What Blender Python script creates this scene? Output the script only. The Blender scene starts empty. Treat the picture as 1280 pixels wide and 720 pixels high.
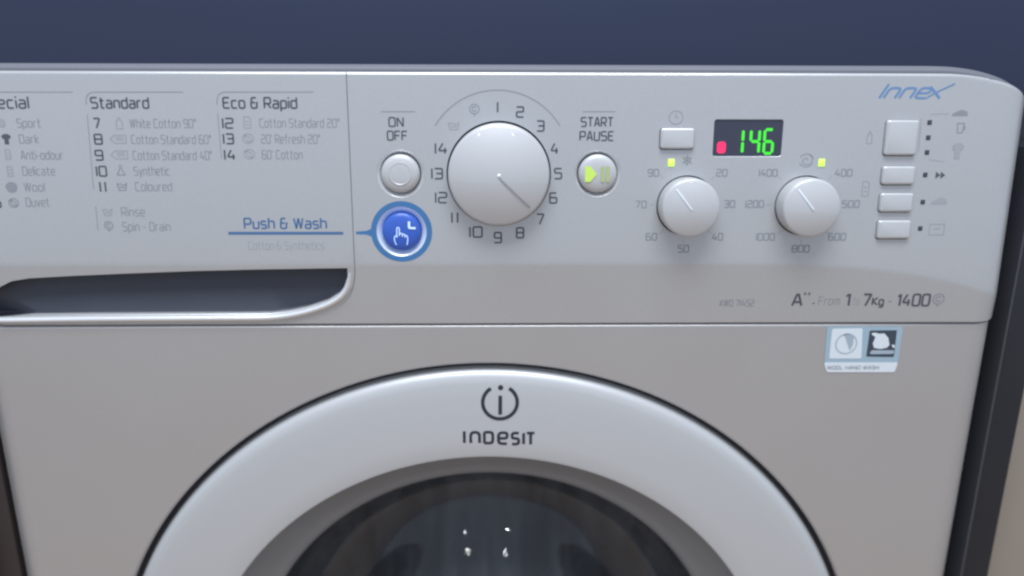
import bpy, bmesh, math, random
from mathutils import Vector, Matrix
from mathutils.geometry import delaunay_2d_cdt
random.seed(7)
sc = bpy.context.scene
C = bpy.context.collection
PI = math.pi

# ---------------------------------------------------------------- camera, world, lights, exposure
CAM = Vector((0.00264639, -0.44473022, 0.85151617))
PITCH, YAW, ROLL = math.radians(16.25675), math.radians(-1.21472), math.radians(0.20196)
FPX = 1006.46
cp, sp, cy, sy = math.cos(PITCH), math.sin(PITCH), math.cos(YAW), math.sin(YAW)
F = Vector((-sy * cp, cy * cp, -sp)); R0 = Vector((cy, sy, 0)); U0 = R0.cross(F)
RV = math.cos(ROLL) * R0 + math.sin(ROLL) * U0
UV = -math.sin(ROLL) * R0 + math.cos(ROLL) * U0
cd = bpy.data.cameras.new('camera'); cam = bpy.data.objects.new('camera', cd); C.objects.link(cam)
m = Matrix((RV, UV, -F)).transposed().to_4x4(); m.translation = CAM
cam.matrix_world = m
cd.sensor_width = 36; cd.lens = FPX / 1280 * 36
cd.clip_start = 0.01; cd.clip_end = 100
cd.dof.use_dof = True; cd.dof.focus_distance = 0.448; cd.dof.aperture_fstop = 3.0
sc.camera = cam
sc.cycles.pixel_filter_type = 'BLACKMAN_HARRIS'; sc.cycles.filter_width = 2.4

w = bpy.data.worlds.new('World'); sc.world = w; w.use_nodes = True
bg = w.node_tree.nodes['Background']
bg.inputs[0].default_value = (0.40, 0.46, 0.55, 1); bg.inputs[1].default_value = 1.42

def lamp(name, kind, loc, target, energy, color, **kw):
    ld = bpy.data.lights.new(name, kind); ld.energy = energy; ld.color = color
    for k, v in kw.items(): setattr(ld, k, v)
    o = bpy.data.objects.new(name, ld); C.objects.link(o); o.location = loc
    o.rotation_euler = (Vector(target) - Vector(loc)).to_track_quat('-Z', 'Y').to_euler()
    return o
lamp('ceiling_light', 'AREA', (0.0, -0.7, 2.5), (0, 0, 0.7), 50, (0.90, 0.95, 1.0), shape='RECTANGLE', size=1.3, size_y=0.7)
lamp('ceiling_spot', 'POINT', (-0.84, -2.0, 2.4), (0, 0, 0.7), 2.8, (0.95, 0.97, 1.0), shadow_soft_size=0.016)
lamp('ceiling_spot', 'POINT', (0.60, -2.0, 2.4), (0, 0, 0.7), 2.8, (0.95, 0.97, 1.0), shadow_soft_size=0.016)
sc.view_settings.view_transform = 'Standard'; sc.view_settings.look = 'None'
sc.view_settings.exposure = 0.0; sc.view_settings.gamma = 1.0; sc.view_settings.use_curve_mapping = False

# ---------------------------------------------------------------- materials
def mat(name, col, rough=0.5, metal=0.0, var=0.0, vscale=40, bump=0.0, bscale=400, spec=0.5, emit=None, coat=0.0, smudge=0.0):
    mt = bpy.data.materials.new(name); mt.use_nodes = True
    nt = mt.node_tree; b = nt.nodes['Principled BSDF']
    b.inputs['Base Color'].default_value = (*col, 1)
    b.inputs['Roughness'].default_value = rough; b.inputs['Metallic'].default_value = metal
    b.inputs['Specular IOR Level'].default_value = spec
    if coat: b.inputs['Coat Weight'].default_value = coat; b.inputs['Coat Roughness'].default_value = 0.035
    if emit:
        b.inputs['Emission Color'].default_value = (*emit[0], 1); b.inputs['Emission Strength'].default_value = emit[1]
    tc = nt.nodes.new('ShaderNodeTexCoord')
    if var:
        n = nt.nodes.new('ShaderNodeTexNoise'); n.inputs['Scale'].default_value = vscale; n.inputs['Detail'].default_value = 5
        nt.links.new(tc.outputs['Object'], n.inputs['Vector'])
        mx = nt.nodes.new('ShaderNodeMix'); mx.data_type = 'RGBA'
        mx.inputs['A'].default_value = (*[c * (1 - var) for c in col], 1); mx.inputs['B'].default_value = (*[min(1, c * (1 + var)) for c in col], 1)
        nt.links.new(n.outputs['Fac'], mx.inputs['Factor']); nt.links.new(mx.outputs['Result'], b.inputs['Base Color'])
        mr = nt.nodes.new('ShaderNodeMapRange'); mr.inputs['To Min'].default_value = rough * 0.9; mr.inputs['To Max'].default_value = min(1, rough * 1.1)
        nt.links.new(n.outputs['Fac'], mr.inputs['Value']); nt.links.new(mr.outputs['Result'], b.inputs['Roughness'])
    if smudge:
        n3 = nt.nodes.new('ShaderNodeTexNoise'); n3.inputs['Scale'].default_value = 9; n3.inputs['Detail'].default_value = 6; n3.inputs['Roughness'].default_value = 0.6
        nt.links.new(tc.outputs['Object'], n3.inputs['Vector'])
        m3 = nt.nodes.new('ShaderNodeMapRange'); m3.inputs['From Min'].default_value = 0.3; m3.inputs['From Max'].default_value = 0.7
        m3.inputs['To Min'].default_value = rough * (1 - smudge); m3.inputs['To Max'].default_value = rough * (1 + smudge)
        nt.links.new(n3.outputs['Fac'], m3.inputs['Value']); nt.links.new(m3.outputs['Result'], b.inputs['Roughness'])
    if bump:
        n2 = nt.nodes.new('ShaderNodeTexNoise'); n2.inputs['Scale'].default_value = bscale; n2.inputs['Detail'].default_value = 3
        nt.links.new(tc.outputs['Object'], n2.inputs['Vector'])
        bp = nt.nodes.new('ShaderNodeBump'); bp.inputs['Strength'].default_value = bump; bp.inputs['Distance'].default_value = 0.0005
        nt.links.new(n2.outputs['Fac'], bp.inputs['Height']); nt.links.new(bp.outputs['Normal'], b.inputs['Normal'])
    return mt
M = {}
M['silver'] = mat('silver_paint', (0.53, 0.537, 0.55), 0.33, 0.5, 0.05, 700, 0.08, 1500, smudge=0.18)
M['body'] = mat('silver_lacquer', (0.485, 0.474, 0.472), 0.38, 0.5, 0.05, 600, 0.08, 1300, smudge=0.2)
M['ring'] = mat('door_ring_silver', (0.515, 0.522, 0.535), 0.42, 0.25, 0.02, 900, 0.03, 2500)
M['button'] = mat('pale_silver_plastic', (0.53, 0.54, 0.555), 0.35, 0.25, 0.02, 600)
M['knob'] = mat('pearl_plastic', (0.51, 0.515, 0.53), 0.42, 0.15, 0.02, 600, coat=1.0)
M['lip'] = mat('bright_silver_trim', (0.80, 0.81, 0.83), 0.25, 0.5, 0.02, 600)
M['recess'] = mat('shade_dark_plastic', (0.044, 0.050, 0.070), 0.55, 0.0, 0.08, 60)  # dark colour stands in for the deep shade inside the handle recess
M['dark'] = mat('black_gap_plastic', (0.012, 0.012, 0.016), 0.6)
M['gap_shade'] = mat('black_gap_shade', (0.02, 0.022, 0.032), 0.55, var=0.1)
M['bezel'] = mat('grey_bezel_plastic', (0.26, 0.265, 0.275), 0.4, 0.1, 0.04, 60)
M['ink'] = mat('dark_print_ink', (0.085, 0.092, 0.11), 0.5)
M['logo'] = mat('charcoal_logo_ink', (0.022, 0.026, 0.038), 0.45)
M['thin'] = mat('grey_print_ink', (0.25, 0.265, 0.295), 0.5)
M['faint'] = mat('pale_print_ink', (0.33, 0.345, 0.375), 0.5)
M['blue'] = mat('blue_print_ink', (0.07, 0.15, 0.31), 0.45)
M['logo_blue'] = mat('blue_logo_ink', (0.14, 0.25, 0.45), 0.4)
M['bluering'] = mat('blue_ring_print', (0.05, 0.17, 0.38), 0.4)
M['bluebutton'] = mat('lit_blue_button', (0.035, 0.10, 0.42), 0.3, emit=((0.03, 0.10, 0.6), 0.14))
M['whiteglow'] = mat('pale_blue_symbol', (0.5, 0.65, 0.95), 0.4, emit=((0.45, 0.62, 1.0), 0.35))
M['chrome'] = mat('pale_translucent_ring', (0.66, 0.74, 0.86), 0.3, 0.2, emit=((0.35, 0.55, 1.0), 0.10))
M['green_led'] = mat('lit_green_led', (0.5, 0.8, 0.1), 0.4, emit=((0.55, 0.95, 0.12), 0.62))
M['lime'] = mat('lime_symbol', (0.45, 0.62, 0.12), 0.4, emit=((0.5, 0.8, 0.1), 0.28))
M['limedim'] = mat('dim_lime_symbol', (0.42, 0.5, 0.22), 0.4)
M['digit'] = mat('green_digit', (0.05, 0.5, 0.03), 0.5, emit=((0.04, 1.0, 0.03), 0.48))
M['red'] = mat('red_indicator', (0.6, 0.02, 0.1), 0.5, emit=((1.0, 0.03, 0.14), 0.62))
M['screen'] = mat('tinted_screen', (0.034, 0.038, 0.066), 0.25, 0.0, coat=0.3)
M['unlit'] = mat('unlit_led', (0.05, 0.052, 0.06), 0.3)
M['sticker'] = mat('pale_blue_sticker', (0.33, 0.45, 0.53), 0.35, var=0.05, vscale=80)
M['stickerwhite'] = mat('white_sticker', (0.68, 0.73, 0.78), 0.35, var=0.03, vscale=120)
M['stickergrey'] = mat('grey_sticker_print', (0.36, 0.43, 0.50), 0.4)
M['stickerdark'] = mat('slate_sticker_print', (0.045, 0.06, 0.085), 0.4)
M['wall'] = mat('navy_wall_paint', (0.026, 0.035, 0.074), 0.85, 0, 0.10, 5, 0.2, 150)
M['floor'] = mat('warm_wood_floor', (0.42, 0.30, 0.21), 0.5, 0, 0.25, 6)
M['beige'] = mat('beige_cupboard_door', (0.30, 0.255, 0.215), 0.5, 0, 0.06, 12)
M['charcoal'] = mat('charcoal_panel', (0.010, 0.011, 0.016), 0.45, 0, 0.1, 30)
M['highlight'] = mat('grey_edge_highlight', (0.055, 0.058, 0.070), 0.4)
M['brown'] = mat('dark_gap_filler', (0.035, 0.025, 0.024), 0.5, 0, 0.2, 20)
M['steel'] = mat('drum_steel', (0.33, 0.345, 0.36), 0.32, 0.85, 0.1, 30)
M['hole'] = mat('drum_hole_black', (0.01, 0.01, 0.012), 0.8)
M['gasket'] = mat('grey_rubber_gasket', (0.12, 0.122, 0.128), 0.6, 0, 0.1, 40)
M['lid'] = mat('lid_grey', (0.145, 0.15, 0.175), 0.65, 0.1, 0.05, 60)

def glass_mat():
    mt = bpy.data.materials.new('hazed_door_glass'); mt.use_nodes = True; nt = mt.node_tree
    nt.nodes.remove(nt.nodes['Principled BSDF']); out = nt.nodes['Material Output']
    tr = nt.nodes.new('ShaderNodeBsdfTransparent'); tr.inputs[0].default_value = (0.62, 0.65, 0.68, 1)
    gl = nt.nodes.new('ShaderNodeBsdfGlossy'); gl.inputs['Roughness'].default_value = 0.022
    df = nt.nodes.new('ShaderNodeBsdfDiffuse'); df.inputs[0].default_value = (0.098, 0.108, 0.124, 1)  # grey diffuse mixed in as painted haze, in upright noise streaks
    tc = nt.nodes.new('ShaderNodeTexCoord'); mp = nt.nodes.new('ShaderNodeMapping'); mp.inputs['Scale'].default_value = (70, 20, 9)
    nz = nt.nodes.new('ShaderNodeTexNoise'); nz.inputs['Scale'].default_value = 1.0; nz.inputs['Detail'].default_value = 4
    nt.links.new(tc.outputs['Object'], mp.inputs[0]); nt.links.new(mp.outputs[0], nz.inputs['Vector'])
    mr = nt.nodes.new('ShaderNodeMapRange'); mr.inputs['From Min'].default_value = 0.35; mr.inputs['From Max'].default_value = 0.7
    mr.inputs['To Min'].default_value = 0.34; mr.inputs['To Max'].default_value = 0.70; nt.links.new(nz.outputs[0], mr.inputs[0])
    film = nt.nodes.new('ShaderNodeMixShader'); nt.links.new(mr.outputs[0], film.inputs[0]); nt.links.new(tr.outputs[0], film.inputs[1]); nt.links.new(df.outputs[0], film.inputs[2])
    fr = nt.nodes.new('ShaderNodeFresnel'); fr.inputs[0].default_value = 1.5
    mx = nt.nodes.new('ShaderNodeMixShader')
    nt.links.new(fr.outputs[0], mx.inputs[0]); nt.links.new(film.outputs[0], mx.inputs[1]); nt.links.new(gl.outputs[0], mx.inputs[2])
    nt.links.new(mx.outputs[0], out.inputs['Surface'])
    return mt
M['glass'] = glass_mat()

# ---------------------------------------------------------------- helpers
def link(name, me, material, parent=None, smooth=None):
    o = bpy.data.objects.new(name, me); C.objects.link(o)
    me.materials.append(material)
    if parent: o.parent = parent
    if smooth is not None:
        me.shade_smooth()
        me.set_sharp_from_angle(angle=math.radians(smooth))
    return o
def mesh(name, vs, fs, material, parent=None, smooth=None):
    me = bpy.data.meshes.new(name); me.from_pydata([tuple(v) for v in vs], [], fs); me.update()
    return link(name, me, material, parent, smooth)
def bmobj(name, bm, material, parent=None, smooth=None):
    me = bpy.data.meshes.new(name); bm.normal_update(); bm.to_mesh(me); bm.free()
    return link(name, me, material, parent, smooth)
def empty(name, loc, label, cat, group=None):
    o = bpy.data.objects.new(name, None); C.objects.link(o); o.location = loc; o.empty_display_size = 0.05
    o['label'] = label; o['category'] = cat
    if group: o['group'] = group
    return o
def box_bm(bm, a, b, bev=0.0):
    r = bmesh.ops.create_cube(bm, size=1)
    for v in r['verts']:
        v.co = Vector([(a[i] + b[i]) / 2 + v.co[i] * (b[i] - a[i]) for i in range(3)])
    if bev:
        es = list({e for v in r['verts'] for e in v.link_edges})
        bmesh.ops.bevel(bm, geom=es, offset=bev, segments=3, profile=0.5, affect='EDGES')

# the lean and roundings of the front: y as a function of (x, z), front of the machine faces -y
HALF = 0.3025; HALFB = 0.3010; HALFL = 0.3020; ZT = 0.8418; ZB = 0.7007
LEAN = math.tan(math.radians(2.881)); TUCK = math.tan(math.radians(3.0))
def fil(d, R): return 0.0 if d >= R else R - math.sqrt(max(0.0, R * R - (R - max(d, 0)) ** 2))
def ztop(x):
    if x < 0: return ZT - fil(HALFL + x, 0.010)
    a = abs(x) - (HALF - 0.056)
    if a <= 0: return ZT
    return ZT - 0.021 * (1 - math.sqrt(max(0.0, 1 - (a / 0.056) ** 2)))
def Yp(x, z):
    zc = 0.7366
    if x > 0.08: zc -= 0.019 * ((x - 0.08) / 0.2125) ** 4
    y = -0.0022
    k = 0.0008
    t = z - zc
    up = 0.5 * (t + math.sqrt(t * t + k * k)); dn = 0.5 * (-t + math.sqrt(t * t + k * k))
    y += up * LEAN + dn * TUCK
    return y + fil(ztop(x) - z, 0.0018) + fil((HALF if x > 0 else HALFL) - abs(x), 0.019)
def Yb(x, z):
    return fil((HALFB if x > 0 else HALFL) - abs(x), 0.017) + fil(0.6992 - z, 0.0012)
DX, DZ = -0.0028, 0.4285                      # door centre
RING = [(0.1872, 0.0005), (0.1872, -0.0030), (0.1880, -0.0040), (0.190, -0.0044), (0.200, -0.0040), (0.212, -0.0034), (0.225, -0.0026), (0.2345, -0.0017), (0.2385, -0.0009), (0.2408, 0.0004), (0.2422, 0.0024), (0.2432, 0.0060), (0.2434, 0.013)]
def Yr(x, z):
    r = math.hypot(x - DX, z - DZ)
    for (a, ya), (b, yb) in zip(RING, RING[1:]):
        if a <= r <= b: return ya + (yb - ya) * (r - a) / max(1e-9, b - a)
    return RING[0][1] if r < RING[0][0] else RING[-1][1]
def at(px, py, Y=Yp):
    """the point of a surface seen at a pixel of the 1280x720 photograph"""
    d = F + RV * ((px - 640) / FPX) - UV * ((py - 360) / FPX)
    y = 0.0
    for _ in range(8):
        p = CAM + d * ((y - CAM.y) / d.y); y = Y(p.x, p.z) if abs(p.x) < HALF else y
    return p.x, p.z

def inside(px, pz, poly):
    c = False; n = len(poly); j = n - 1
    for i in range(n):
        xi, zi = poly[i]; xj, zj = poly[j]
        if (zi > pz) != (zj > pz) and px < (xj - xi) * (pz - zi) / (zj - zi) + xi: c = not c
        j = i
    return c
def circle(x, z, r, n=48): return [(x + r * math.cos(2 * PI * i / n), z + r * math.sin(2 * PI * i / n)) for i in range(n)]
def roundrect(x0, z0, x1, z1, r, n=4):
    pts = []
    for cx_, cz_, a0 in ((x1 - r, z1 - r, 0), (x0 + r, z1 - r, 90), (x0 + r, z0 + r, 180), (x1 - r, z0 + r, 270)):
        for i in range(n + 1):
            a = math.radians(a0 + 90 * i / n); pts.append((cx_ + r * math.cos(a), cz_ + r * math.sin(a)))
    return pts
def roundquad(q, r, n=4):
    """corners given in order, rounded"""
    return rounded([Vector(p) for p in q], r, closed=True, n=n)
def rounded(pts, r, closed=False, n=3):
    pts = [Vector(p) for p in pts]; out = []; N = len(pts)
    for i in range(N):
        if not closed and i in (0, N - 1): out.append(pts[i]); continue
        p, a, b = pts[i], pts[i - 1], pts[(i + 1) % N]
        u, v = a - p, b - p; lu, lv = u.length, v.length
        if lu < 1e-9 or lv < 1e-9: continue
        k = min(r, lu * 0.48, lv * 0.48); s, e = p + u / lu * k, p + v / lv * k
        for j in range(n + 1):
            t = j / n; out.append(s * (1 - t) ** 2 + p * 2 * t * (1 - t) + e * t * t)
    return out

def plate(name, outline, holes, xs, zs, Y, material, parent, depth, holedepth, bev=0.0003, smooth=38, extra=()):
    """a moulded front: outline with real holes, curved by Y(x, z), its edges turned back"""
    verts = []; edges = []
    for loop in [outline] + holes:
        b = len(verts); n = len(loop)
        verts += [Vector(p) for p in loop]; edges += [(b + i, b + (i + 1) % n) for i in range(n)]
    loops = [[tuple(p) for p in outline]] + [[tuple(p) for p in h] for h in holes]
    def near(x, z, loop, d):
        for (ax, az), (bx, bz) in zip(loop, loop[1:] + loop[:1]):
            L2 = (bx - ax) ** 2 + (bz - az) ** 2
            t = 0 if L2 == 0 else max(0, min(1, ((x - ax) * (bx - ax) + (z - az) * (bz - az)) / L2))
            if (ax + t * (bx - ax) - x) ** 2 + (az + t * (bz - az) - z) ** 2 < d * d: return True
        return False
    for x, z in [(x, z) for x in xs for z in zs] + list(extra):
            if not inside(x, z, loops[0]): continue
            if any(inside(x, z, h) for h in loops[1:]): continue
            if any(near(x, z, h, 0.00012) for h in loops): continue
            verts.append(Vector((x, z)))
    V, E, Fc, _, _, _ = delaunay_2d_cdt(verts, edges, [], 0, 1e-7)
    bm = bmesh.new(); bv = [bm.verts.new((p.x, Y(p.x, p.y), p.y)) for p in V]
    for f in Fc:
        cx_ = sum(V[i].x for i in f) / len(f); cz_ = sum(V[i].y for i in f) / len(f)
        if not inside(cx_, cz_, loops[0]) or any(inside(cx_, cz_, h) for h in loops[1:]): continue
        a, b, c = V[f[0]], V[f[1]], V[f[2]]
        s = (b.x - a.x) * (c.y - a.y) - (b.y - a.y) * (c.x - a.x)
        if abs(s) < 1e-13: continue
        bm.faces.new([bv[i] for i in (f if s > 0 else f[::-1])])
    bmesh.ops.delete(bm, geom=[v for v in bm.verts if not v.link_faces], context='VERTS')
    bm.normal_update()
    be = [e for e in bm.edges if len(e.link_faces) == 1]
    outn = {}
    for e in be:
        a, b = e.verts; c = e.link_faces[0].calc_center_median()
        t = Vector((b.co.x - a.co.x, 0, b.co.z - a.co.z)); n = Vector((t.z, 0, -t.x))
        if n.length < 1e-9: continue
        n.normalize()
        if n.dot(c - a.co) > 0: n = -n
        for v in (a, b): outn[v] = outn.get(v, Vector()) + n
    def is_out(v): return not any(near(v.co.x, v.co.z, h, 0.0006) for h in loops[1:])
    info = {v: ((outn[v].normalized() if outn[v].length > 1e-6 else Vector()), is_out(v)) for v in outn}
    ring = be
    cur = {v: v for v in info}
    for step in (0, 1):
        r = bmesh.ops.extrude_edge_only(bm, edges=ring)
        new = [g for g in r['geom'] if isinstance(g, bmesh.types.BMVert)]
        ring = [g for g in r['geom'] if isinstance(g, bmesh.types.BMEdge) and len(g.link_faces) == 1]
        nxt = {}
        newset = set(new)
        for o, c in cur.items():
            for e in c.link_edges:
                k = e.other_vert(c)
                if k in newset and (k.co - c.co).length < 1e-9: nxt[o] = k; break
        for o, k in nxt.items():
            n, isout = info[o]
            if step == 0: k.co += n * bev + Vector((0, bev, 0))
            else: k.co.y += depth if isout else holedepth
        cur = nxt
    bmesh.ops.recalc_face_normals(bm, faces=bm.faces[:])
    if sum(f.normal.y * f.calc_area() for f in bm.faces if abs(f.normal.y) > 0.9) > 0: bmesh.ops.reverse_faces(bm, faces=bm.faces[:])
    o = bmobj(name, bm, material, parent, smooth)
    me = o.data; ns = [(0.0, 0.0, 0.0)] * len(me.loops); e = 0.0002
    for p in me.polygons:
        if abs(p.normal.y) < 0.1 and depth > 0: pass
        for li in p.loop_indices:
            c = me.vertices[me.loops[li].vertex_index].co
            if all(abs(me.vertices[k].co.y - Y(me.vertices[k].co.x, me.vertices[k].co.z)) < 2e-6 for k in p.vertices):
                gx = (Y(c.x + e, c.z) - Y(c.x - e, c.z)) / (2 * e); gz = (Y(c.x, c.z + e) - Y(c.x, c.z - e)) / (2 * e)
                ns[li] = tuple(Vector((gx, -1, gz)).normalized())
    me.normals_split_custom_set(ns)
    return o

def lathe(name, c, n, prof, material, parent, seg=64, cap=True, smooth=40):
    """profile of (radius, height along n)"""
    n = Vector(n).normalized(); a = Vector((1, 0, 0)); a = (a - n * a.dot(n)).normalized(); b = n.cross(a)
    vs = []; fs = []
    for r, h in prof:
        for i in range(seg):
            t = 2 * PI * i / seg; vs.append(Vector(c) + n * h + (a * math.cos(t) + b * math.sin(t)) * r)
    for j in range(len(prof) - 1):
        for i in range(seg):
            i2 = (i + 1) % seg; fs.append((j * seg + i, j * seg + i2, (j + 1) * seg + i2, (j + 1) * seg + i))
    if cap: fs.append(tuple((len(prof) - 1) * seg + i for i in range(seg)))
    return mesh(name, vs, fs, material, parent, smooth)
def surf(x, z, Y=Yp, h=0.0):
    """point on the surface lifted h along its normal, and the normal"""
    e = 0.0006
    gx = (Y(x + e, z) - Y(x - e, z)) / (2 * e); gz = (Y(x, z + e) - Y(x, z - e)) / (2 * e)
    n = Vector((gx, -1, gz)).normalized()
    return Vector((x, Y(x, z), z)) + n * h, n
def puff(name, loop, steps, material, parent, Y=Yp, smooth=45):
    """convex outline raised off a surface through (inset, height) steps, with a cap"""
    loop = [Vector(p) for p in loop]; n = len(loop)
    area = sum(loop[i].x * loop[(i + 1) % n].y - loop[(i + 1) % n].x * loop[i].y for i in range(n))
    if area < 0: loop = loop[::-1]
    c = sum(loop, Vector((0, 0))) / n; base, nn = surf(c.x, c.y, Y)
    nor = []
    for i in range(n):
        t = loop[(i + 1) % n] - loop[i - 1]; nor.append(Vector((-t.y, t.x)).normalized())
    vs = []; fs = []
    for ins, h in steps:
        for i in range(n):
            q = loop[i] + nor[i] * ins
            d = Vector((q.x, 0, q.y)); d.y = base.y - (nn.x * (q.x - base.x) + nn.z * (q.y - base.z)) / nn.y
            vs.append(d + nn * h)
    for j in range(len(steps) - 1):
        for i in range(n):
            i2 = (i + 1) % n; fs.append((j * n + i, j * n + i2, (j + 1) * n + i2, (j + 1) * n + i))
    fs.append(tuple((len(steps) - 1) * n + i for i in range(n)))
    return mesh(name, vs, fs, material, parent, smooth)

# flat print laid on a surface: strokes and patches
def ribbon(paths, wd, Y, lift=0.00012):
    vs = []; fs = []
    for pts, closed in paths:
        P_ = [Vector(p) for p in pts]
        Q = [P_[0]]
        for p in P_[1:]:
            if (p - Q[-1]).length > 1e-6: Q.append(p)
        if closed and (Q[0] - Q[-1]).length < 1e-6: Q.pop()
        n = len(Q)
        if n < 2: continue
        b = len(vs)
        for i in range(n):
            a = Q[i - 1] if (closed or i > 0) else None; c = Q[(i + 1) % n] if (closed or i < n - 1) else None
            d1 = (Q[i] - a).normalized() if a is not None else None; d2 = (c - Q[i]).normalized() if c is not None else None
            if d1 is None: d1 = d2
            if d2 is None: d2 = d1
            t = d1 + d2
            t = t.normalized() if t.length > 0.2 else d1
            nn = Vector((-t.y, t.x)); k = 1.0 / max(0.45, nn.dot(Vector((-d1.y, d1.x))))
            for s in (1, -1):
                q = Q[i] + nn * (s * wd / 2 * k); vs.append(surf(q.x, q.y, Y, lift)[0])
        for i in range(n if closed else n - 1):
            j = (i + 1) % n; fs.append((b + 2 * i, b + 2 * i + 1, b + 2 * j + 1, b + 2 * j))
    return vs, fs
def patch(name, loop, material, parent, Y=Yp, lift=0.00012):
    loop = [Vector(p) for p in loop]
    V, E, Fc, _, _, _ = delaunay_2d_cdt(loop, [(i, (i + 1) % len(loop)) for i in range(len(loop))], [], 0, 1e-8)
    tl = [tuple(p) for p in loop]; fs = []
    for f in Fc:
        c = (sum(V[i].x for i in f) / 3, sum(V[i].y for i in f) / 3)
        if inside(*c, tl):
            a, b, d = (V[i] for i in f[:3]); s = (b.x - a.x) * (d.y - a.y) - (b.y - a.y) * (d.x - a.x)
            fs.append(tuple(f) if s > 0 else tuple(f[::-1]))
    return mesh(name, [surf(p.x, p.y, Y, lift)[0] for p in V], fs, material, parent)
def stroke(name, pts, wd, material, parent, Y=Yp, closed=False, lift=0.00012):
    vs, fs = ribbon([(pts, closed)], wd, Y, lift); return mesh(name, vs, fs, material, parent)
def strokes(name, paths, wd, material, parent, Y=Yp, lift=0.00012):
    vs, fs = ribbon(paths, wd, Y, lift); return mesh(name, vs, fs, material, parent)

GL = {
 'A': "0,0 1.6,6 2.4,6 4,0;.6,1.9 3.4,1.9", 'B': "0,0 0,6;0,6 3.5,6 3.5,3.2 0,3.2;3.2,3.2 4,3.2 4,0 0,0", 'C': "4,6 0,6 0,0 4,0",
 'D': "0,0 0,6;0,6 4,6 4,0 0,0", 'E': "3.8,6 0,6 0,0 3.8,0;0,3.1 3.3,3.1", 'F': "0,0 0,6;0,6 3.8,6;0,3.1 3.2,3.1", 'G': "4,6 0,6 0,0 4,0 4,3 2.2,3",
 'H': "0,0 0,6;4,0 4,6;0,3 4,3", 'I': "0,0 0,6", 'K': "0,0 0,6;3.8,6 .3,3.1;.3,3.1 4,0", 'L': "0,6 0,0;0,0 3.6,0", 'M': "0,0 0,6;0,6 2.5,2;2.5,2 5,6;5,6 5,0",
 'N': "0,0 0,6;0,6 4,0;4,0 4,6", 'O': "0,0 0,6 4.2,6 4.2,0 0,0", 'P': "0,0 0,6;0,6 4,6 4,2.6 0,2.6", 'R': "0,0 0,6;0,6 4,6 4,2.6 0,2.6;2,2.6 4,0",
 'S': "4,6 0,6 0,3.1 4,3.1 4,0 0,0", 'T': "0,6 4.2,6;2.1,6 2.1,0", 'U': "0,6 0,0 4,0 4,6", 'V': "0,6 2,0;2,0 4,6", 'W': "0,6 1.4,0;1.4,0 2.8,6;2.8,6 4.2,0;4.2,0 5.6,6", 'X': "0,0 4,6;0,6 4,0",
 '0': "0,0 0,6 4,6 4,0 0,0", '1': "0,0 0,6", '!': "1.4,0 1.4,6;1.4,6 0,4.8", '2': "0,6 4,6 4,3.1 0,3.1 0,0 4,0", '3': "0,6 4,6 4,0 0,0;.8,3.1 4,3.1", '4': "2.2,6 0,1.7 4.2,1.7;3.3,3.4 3.3,0",
 '5': "4,6 0,6 0,3.4 4,3.4 4,0 0,0", '6': "3.7,6 0,6 0,0 4,0 4,3.3 0,3.3", '7': "0,6 4,6 1.5,0", '8': "0,0 0,6 4,6 4,0 0,0;0,3.1 4,3.1", '9': "0,0 4,0 4,6 0,6 0,2.8 4,2.8",
 'a': ".2,4.3 3.4,4.3 3.4,0 0,0 0,2.4 3.4,2.4", 'b': "0,6.2 0,0 3.5,0 3.5,4.3 0,4.3", 'c': "3.2,4.3 0,4.3 0,0 3.2,0", 'd': "3.5,6.2 3.5,0 0,0 0,4.3 3.5,4.3", 'e': "3.3,0 0,0 0,4.3 3.4,4.3 3.4,2.1 0,2.1",
 'f': "2.6,6.2 1,6.2 1,0;0,4.3 2.4,4.3", 'g': "3.5,0 0,0 0,4.3 3.5,4.3 3.5,-1.8 .2,-1.8", 'h': "0,0 0,6.2;0,4.3 3.4,4.3 3.4,0", 'i': "0,0 0,4.3;0,5.5 0,6.3", 'k': "0,0 0,6.2;3,4.3 .2,2.2;.2,2.2 3.2,0", 'l': "0,0 0,6.2",
 'm': "0,0 0,4.3 5,4.3 5,0;2.5,4.3 2.5,0", 'n': "0,0 0,4.3 3.4,4.3 3.4,0", 'o': "0,0 0,4.3 3.5,4.3 3.5,0 0,0", 'p': "0,-1.8 0,4.3 3.5,4.3 3.5,0 0,0", 'r': "0,0 0,4.3 2.2,4.3", 's': "3.2,4.3 0,4.3 0,2.2 3.2,2.2 3.2,0 0,0",
 't': "1,6 1,0 2.8,0;0,4.3 2.6,4.3", 'u': "0,4.3 0,0 3.4,0 3.4,4.3", 'v': "0,4.3 1.6,0;1.6,0 3.2,4.3", 'w': "0,4.3 1.2,0;1.2,0 2.4,4.3;2.4,4.3 3.6,0;3.6,0 4.8,4.3", 'x': "0,4.3 3.2,0;0,0 3.2,4.3", 'y': "0,4.3 1.7,0;3.4,4.3 .8,-1.8",
 '&': "3.2,6 .3,6 .3,3.2 2.6,3.2;.3,3.2 0,3.2 0,0 3.6,0 3.6,3.2 4.3,3.2", '-': "0,2.4 2,2.4", '+': "0,4.6 2,4.6;1,3.6 1,5.6", '*': "0,2.6 .9,2.6", '°': "0,4.5 0,6.2 1.5,6.2 1.5,4.5 0,4.5", "'": "0,4.8 0,6.2", ',': "0,-.8 .3,.5",
}
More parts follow.
